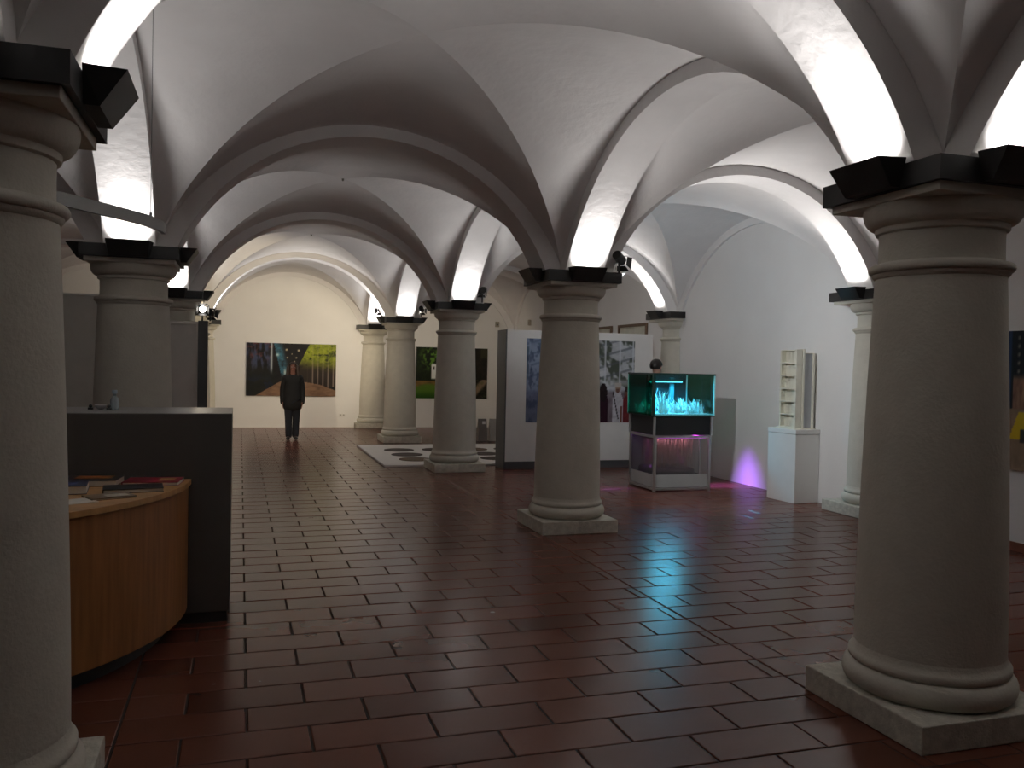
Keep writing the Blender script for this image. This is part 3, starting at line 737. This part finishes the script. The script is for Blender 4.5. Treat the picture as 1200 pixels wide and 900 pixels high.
# glass tank
tx, ty, z0, z1 = .462, .385, .99, 1.56
tk = empty('tank', (0, 0, 0), parent=t)
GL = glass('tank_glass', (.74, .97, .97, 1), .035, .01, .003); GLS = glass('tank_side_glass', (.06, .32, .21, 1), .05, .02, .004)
DG = mat('tank_seam', (.004, .03, .022, 1), .3, noise=.2)
MB().box(-tx, -ty, z0, tx, ty, z0+.012).obj('bottom', DG, tk)
MB().box(-tx+.036, -ty, z0+.012, tx-.008, -ty+.006, z1-.02).obj('front_pane', GL, tk)
MB().box(-tx, -ty+.036, z0+.012, -tx+.006, ty-.008, z1-.02).obj('side_pane', GLS, tk)
MB().box(tx-.006, -ty+.008, z0+.012, tx, ty-.008, z1-.02).obj('side_pane', GLS, tk)
MB().box(-tx+.008, ty-.008, z0+.012, tx-.008, ty, z1-.02).obj('back_panel', mat('tank_back', (.006, .025, .03, 1), .35, noise=.4, nscale=5), tk)
MB().box(-tx, -ty, z0+.012, -tx+.036, -ty+.036, z1-.02).obj('corner_strip', DG, tk)
for sx, sy in ((1, -1), (-1, 1), (1, 1)): MB().box(sx*tx-(.018 if sx > 0 else 0), sy*ty-(.018 if sy > 0 else 0), z0+.012, sx*tx+(.018 if sx < 0 else 0), sy*ty+(.018 if sy < 0 else 0), z1-.02).obj('corner_strip', mat('edge_reflection', (.5, .8, .8, 1), .4, noise=.05), tk)  # pale cyan colour imitates light reflected along the glass edges
for a in ((-tx, -ty, tx, -ty+.03), (-tx, ty-.03, tx, ty), (-tx, -ty+.03, -tx+.03, ty-.03), (tx-.03, -ty+.03, tx, ty-.03)):
    MB().box(a[0], a[1], z1-.02, a[2], a[3], z1, .001).obj('rim', DG, tk)
CY = mat('cyan_tube', (.4, 1, 1, 1), .5, emit=(.16, .70, 1, 1), estr=1.6)
MB().cyl((-.30, .05, 1.445), (.20, .05, 1.445), .010, n=12).obj('tube_lamp', CY, tk)
MB().box(-.33, .03, 1.462, .23, .07, 1.478).obj('lamp_bracket', DG, tk)
MB().box(.10, .20, 1.0, .16, .24, 1.50, .004).obj('reflection_strip', mat('reflection_teal', (.03, .12, .14, 1), .4, noise=.1), tk)  # added strip, coloured teal to imitate a vertical reflection in the glass
# plants
pm = MB()
def blade(x, y, h_, lean, a, wd):
    n = 4; vs = []; dx, dy = math.cos(a), math.sin(a)
    for i in range(n+1):
        s_ = i/n; q = wd*(1-s_*.85); ox = lean*s_*s_
        vs += [(x+dx*ox-dy*q, y+dy*ox+dx*q, z0+.03+h_*s_), (x+dx*ox+dy*q, y+dy*ox-dx*q, z0+.03+h_*s_)]
    pm.poly(vs, [(2*i, 2*i+1, 2*i+3, 2*i+2) for i in range(n)])
for k in range(52):
    cx_, cy_ = random.uniform(-.42, .41), random.uniform(-.30, .26)
    if -.30 < cx_ < -.24: cx_ -= .1
    hh = random.uniform(.10, .20)+(.10 if -.22 < cx_ < -.05 else 0)
    for q in range(12): blade(cx_+random.gauss(0, .012), cy_+random.gauss(0, .012), hh*random.uniform(.5, 1.15), random.uniform(.02, .12), random.uniform(0, 2*PI), random.uniform(.005, .011))
tag(pm.obj('water_plants', mat('pale_plants', (.72, .80, .80, 1), .6, noise=.2, nscale=20), t), 'white feathery water plants', kind='stuff')
MB().box(-tx+.01, -ty+.01, z0+.012, tx-.01, ty-.01, z0+.035).obj('gravel', mat('pale_gravel', (.5, .58, .6, 1), .8, noise=.3, nscale=60), t)
area('tank_light', (AX-.05, AY+.05, 1.43), (0, -.15, -1), .5, .12, 19, (.12, .66, 1.0))
area('magenta_light', (AX, AY-.29, .69), (0, 0, -1), .7, .03, 1.2, (1, .50, .85))
area('violet_light', (AX-.35, AY, .69), (-.75, 0, -1), .03, .55, 2.0, (.55, .12, 1), spread=math.radians(60))
area('magenta_side_light', (AX+.40, AY, .69), (.74, 0, -1), .03, .70, 4.5, (.40, .14, 1), spread=math.radians(52))

# ---------------------------------------------------------- pedestal and tower model
t = thing('pedestal', (6.655, 9.19, 0), 'white plinth box pushed against the wall, carrying the tower model', 'pedestal', rz=math.radians(5))
MB().box(-.185, -.255, 0, .185, .255, .845, .003).obj('body', WHITE, t)
MB().box(-.19, -.26, .85, .19, .26, .905, .003).obj('top_plate', WHITE, t)
t = thing('tower_model', (6.655, 9.17, .905), 'cream card model of a high-rise tower with open floors', 'architectural model', rz=math.radians(5))
MB().box(-.165, -.19, 0, .165, .19, .012, .001).obj('base_plate', CREAM, t)
H = .99
fa = empty('front_tower', (0, 0, 0), parent=t)
MB().box(-.05, -.13, .012, -.042, .15, H-.01).obj('rear_wall', CREAM, fa)
for y0_, y1_ in ((-.145, -.115), (.135, .155)): MB().box(-.125, y0_, .012, -.04, y1_, H+(0 if y0_ < 0 else -.01)).obj('side_fin', CREAM, fa)
for k in range(7):
    z = .015+k*.16
    MB().box(-.125, -.115, z, -.045, .135, z+.010).obj('floor_slab', CREAM, fa)
    if k < 6:
        m_ = MB()
        for q in range(6): m_.cyl((-.122, -.10+q*.045, z+.010), (-.122, -.10+q*.045, z+.16), .0022, n=5)
        m_.obj('mullions', CREAM, fa)
MB().box(-.03, -.16, .012, -.006, -.10, H+.005, .001).obj('blade_wall', CREAM, t)
MB().box(-.03, .02, .012, -.006, .15, H-.02, .001).obj('blade_wall', CREAM, t)
ba = empty('rear_tower', (0, 0, 0), parent=t)
MB().box(.015, -.13, .012, .135, .14, H-.05, .002).obj('glass_slab', mat('model_grey', (.40, .41, .43, 1), .5, noise=.04), ba)
MB().box(.135, -.15, .012, .16, .15, H-.04, .001).obj('end_wall', CREAM, ba)
MB().box(.015, -.14, H-.05, .16, .145, H-.04, .001).obj('roof_slab', CREAM, ba)

# ---------------------------------------------------------- people
def skin(name, nodes, links, m_, parent, sub=2, root=0, grow=1.0):
    me = bpy.data.meshes.new('tmp'); me.from_pydata([n[0] for n in nodes], links, [])
    o = bpy.data.objects.new('tmp', me); COL.objects.link(o)
    md = o.modifiers.new('s', 'SKIN'); sd = me.skin_vertices[0].data
    for i, n in enumerate(nodes):
        r = n[1]; sd[i].radius = (r[0]*grow, r[1]*grow) if isinstance(r, tuple) else (r*grow, r*grow); sd[i].use_root = i == root
    md.use_smooth_shade = True; md.branch_smoothing = .4
    ss = o.modifiers.new('u', 'SUBSURF'); ss.levels = sub; ss.render_levels = sub
    dg = bpy.context.evaluated_depsgraph_get(); ev = bpy.data.meshes.new_from_object(o.evaluated_get(dg))
    bpy.data.objects.remove(o); ev.name = name; ev.materials.clear(); ev.materials.append(m_)
    for p in ev.polygons: p.use_smooth = True
    return link(name, ev, parent)
def person(loc, rz, label, h_, skinc, top, trous, hairc, shoe, long_hair, fem, stance=0.0):
    """figure faces -Y.  built at 1.7 m and scaled"""
    t = thing('person', loc, label, 'person', rz=rz); k_ = h_/1.70; t.scale = (k_, k_, k_)
    sk = mat('skin_'+label[:8], skinc, .55, noise=.06); tp = mat('top_'+label[:8], top, .85, noise=.2); tr = mat('trousers_'+label[:8], trous, .85, noise=.2)
    hr = mat('hair_'+label[:8], hairc, .5, noise=.3, nscale=20, stretch=(6, 6, 1)); sh = mat('shoe_'+label[:8], shoe, .4, noise=.1)
    W = .155 if fem else .18; HP = .085; fx = .075
    N, L = [], []
    def add(p, r, par=None):
        N.append((p, r)); i = len(N)-1
        if par is not None: L.append((par, i))
        return i
    pel = add((0, 0, .92), (.13, .10)); bel = add((0, -.005, 1.06), (.115, .09), pel); ch = add((0, 0, 1.24), (.135, .10), bel); ush = add((0, .01, 1.37), (.10, .07), ch)
    nk = add((0, .005, 1.44), (.05, .05), ush); jw = add((0, -.012, 1.52), (.058, .068), nk); hd = add((0, -.005, 1.60), (.072, .088), jw); cr = add((0, .005, 1.665), (.055, .065), hd)
    arms = []
    for s in (-1, 1):
        shd = add((s*W, .01, 1.36), .055, ush); el = add((s*(W+.075), .03, 1.10), .040, shd); wr = add((s*(W+.06), -.03, .88), .026, el)
        palm = add((s*(W+.055), -.06, .81), (.018, .036), wr)
        for q, (dy, ln) in enumerate(((-.028, .075), (-.010, .085), (.009, .08), (.026, .062))):
            a = add((s*(W+.052), -.062+dy, .77), .0095, palm); b = add((s*(W+.045), -.066+dy, .77-ln*.5), .009, a); add((s*(W+.033), -.064+dy, .77-ln), .0075, b)
        a = add((s*(W+.045), -.098, .81), .011, palm); add((s*(W+.038), -.112, .775), .009, a)
        hip = add((s*HP, 0, .86), .088, pel); kn = add((s*(fx+.005), -.012+stance*s, .48), .056, hip); an = add((s*fx*.9, .012+stance*s, .09), .036, kn)
        ft = add((s*(fx+.01), -.06+stance*s, .045), (.035, .035), an); add((s*(fx+.02), -.14+stance*s, .03), (.036, .026), ft)
        arms.append((shd, el, wr))
    skin('body', N, L, sk, t)
    # jacket
    N, L = [], []
    h0 = add((0, 0, .60 if fem else .78), (.185, .14)); hem = add((0, 0, .82 if fem else .92), (.175, .135), h0); w1 = add((0, -.005, 1.06), (.142, .116), hem); c1 = add((0, 0, 1.24), (.165, .122), w1); u1 = add((0, .01, 1.375), (.13, .095), c1); add((0, .006, 1.47), (.082, .078), u1)
    for s in (-1, 1):
        a = add((s*W, .01, 1.355), .072, u1); b = add((s*(W+.06), .03, 1.10), .052, a); add((s*(W+.045), -.045, .76), .048, b)
    skin('jacket', N, L, tp, t, grow=1.27)
    N, L = [], []
    p0 = add((0, 0, .98), (.142, .112))
    for s in (-1, 1):
        a = add((s*HP, 0, .84), .100, p0); b = add((s*(fx+.005), -.01+stance*s, .48), .070, a); add((s*fx*.92, .01+stance*s, .02), .066, b)
    skin('trousers', N, L, tr, t, grow=1.18)
    for s in (-1, 1):
        skin('shoe', [((s*fx*.9, .035+stance*s, .045), (.045, .045)), ((s*(fx+.008), -.05+stance*s, .045), (.046, .044)), ((s*(fx+.02), -.155+stance*s, .032), (.044, .030))], [(0, 1), (1, 2)], sh, t)
    # face
    MB().sphere((0, -.100, 1.572), .014, (.8, 1.1, 1.5), 10, 8).obj('nose', sk, t, 60)
    for s in (-1, 1):
        e = MB().sphere((s*.030, -.083, 1.592), .0105, (1.25, .6, .8), 10, 8).obj('eye', mat('eye_white', (.6, .58, .55, 1), .3, noise=.02), t, 60)
        MB().sphere((s*.030, -.0895, 1.592), .0052, (1, .5, 1), 8, 6).obj('iris', mat('iris_dark', (.03, .02, .015, 1), .2, noise=.1), e, 60)
        MB().sphere((s*.030, -.083, 1.612), .012, (1.4, .5, .25), 8, 6).obj('eyebrow', hr, t, 60)
        MB().sphere((s*.077, .005, 1.582), .02, (.45, .8, 1.35), 10, 8).obj('ear', sk, t, 60)
    MB().sphere((0, -.086, 1.533), .016, (1.5, .5, .45), 10, 6).obj('mouth', mat('lips', (.35, .12, .10, 1), .5, noise=.05), t, 60)
    # hair cap (open towards the face)
    m_ = MB().sphere((0, .012, 1.605), .102 if long_hair else .096, (.90, 1.10, 1.04), 28, 20)
    dl = [v for v in m_.bm.verts if (v.co.y < -.058 and v.co.z < 1.645) or v.co.z < (1.535 if long_hair else 1.553+.25*max(0, -v.co.y)) or (v.co.y < -.02 and v.co.z < 1.60)]
    bmesh.ops.delete(m_.bm, geom=dl, context='VERTS')
    bmesh.ops.solidify(m_.bm, geom=list(m_.bm.faces), thickness=.012)
    ho = m_.obj('hair', hr, t, 60)
    if long_hair:
        for s in (-1, 1):
            skin('hair_lock', [((s*.075, .0, 1.63), (.03, .05)), ((s*.098, -.005, 1.53), (.034, .05)), ((s*.11, -.04, 1.40), (.04, .045)), ((s*.105, -.085, 1.27), (.025, .02))], [(0, 1), (1, 2), (2, 3)], hr, ho)
        skin('hair_back', [((0, .08, 1.60), (.08, .04)), ((0, .10, 1.48), (.09, .04)), ((0, .12, 1.30), (.07, .025))], [(0, 1), (1, 2)], hr, ho)
    return t
person((1.03, 18.12, 0), math.radians(-4), 'woman in black jacket and dark jeans with long hair standing before the night picture', 1.60, (.22, .10, .075, 1), (.008, .008, .009, 1), (.012, .014, .022, 1), (.035, .018, .012, 1), (.01, .01, .01, 1), True, True, .015)
person((5.93, 11.55, 0), math.radians(118), 'man with short dark hair standing behind the aquarium', 1.765, (.45, .27, .2, 1), (.03, .03, .035, 1), (.02, .02, .03, 1), (.012, .008, .006, 1), (.02, .015, .01, 1), False, False)
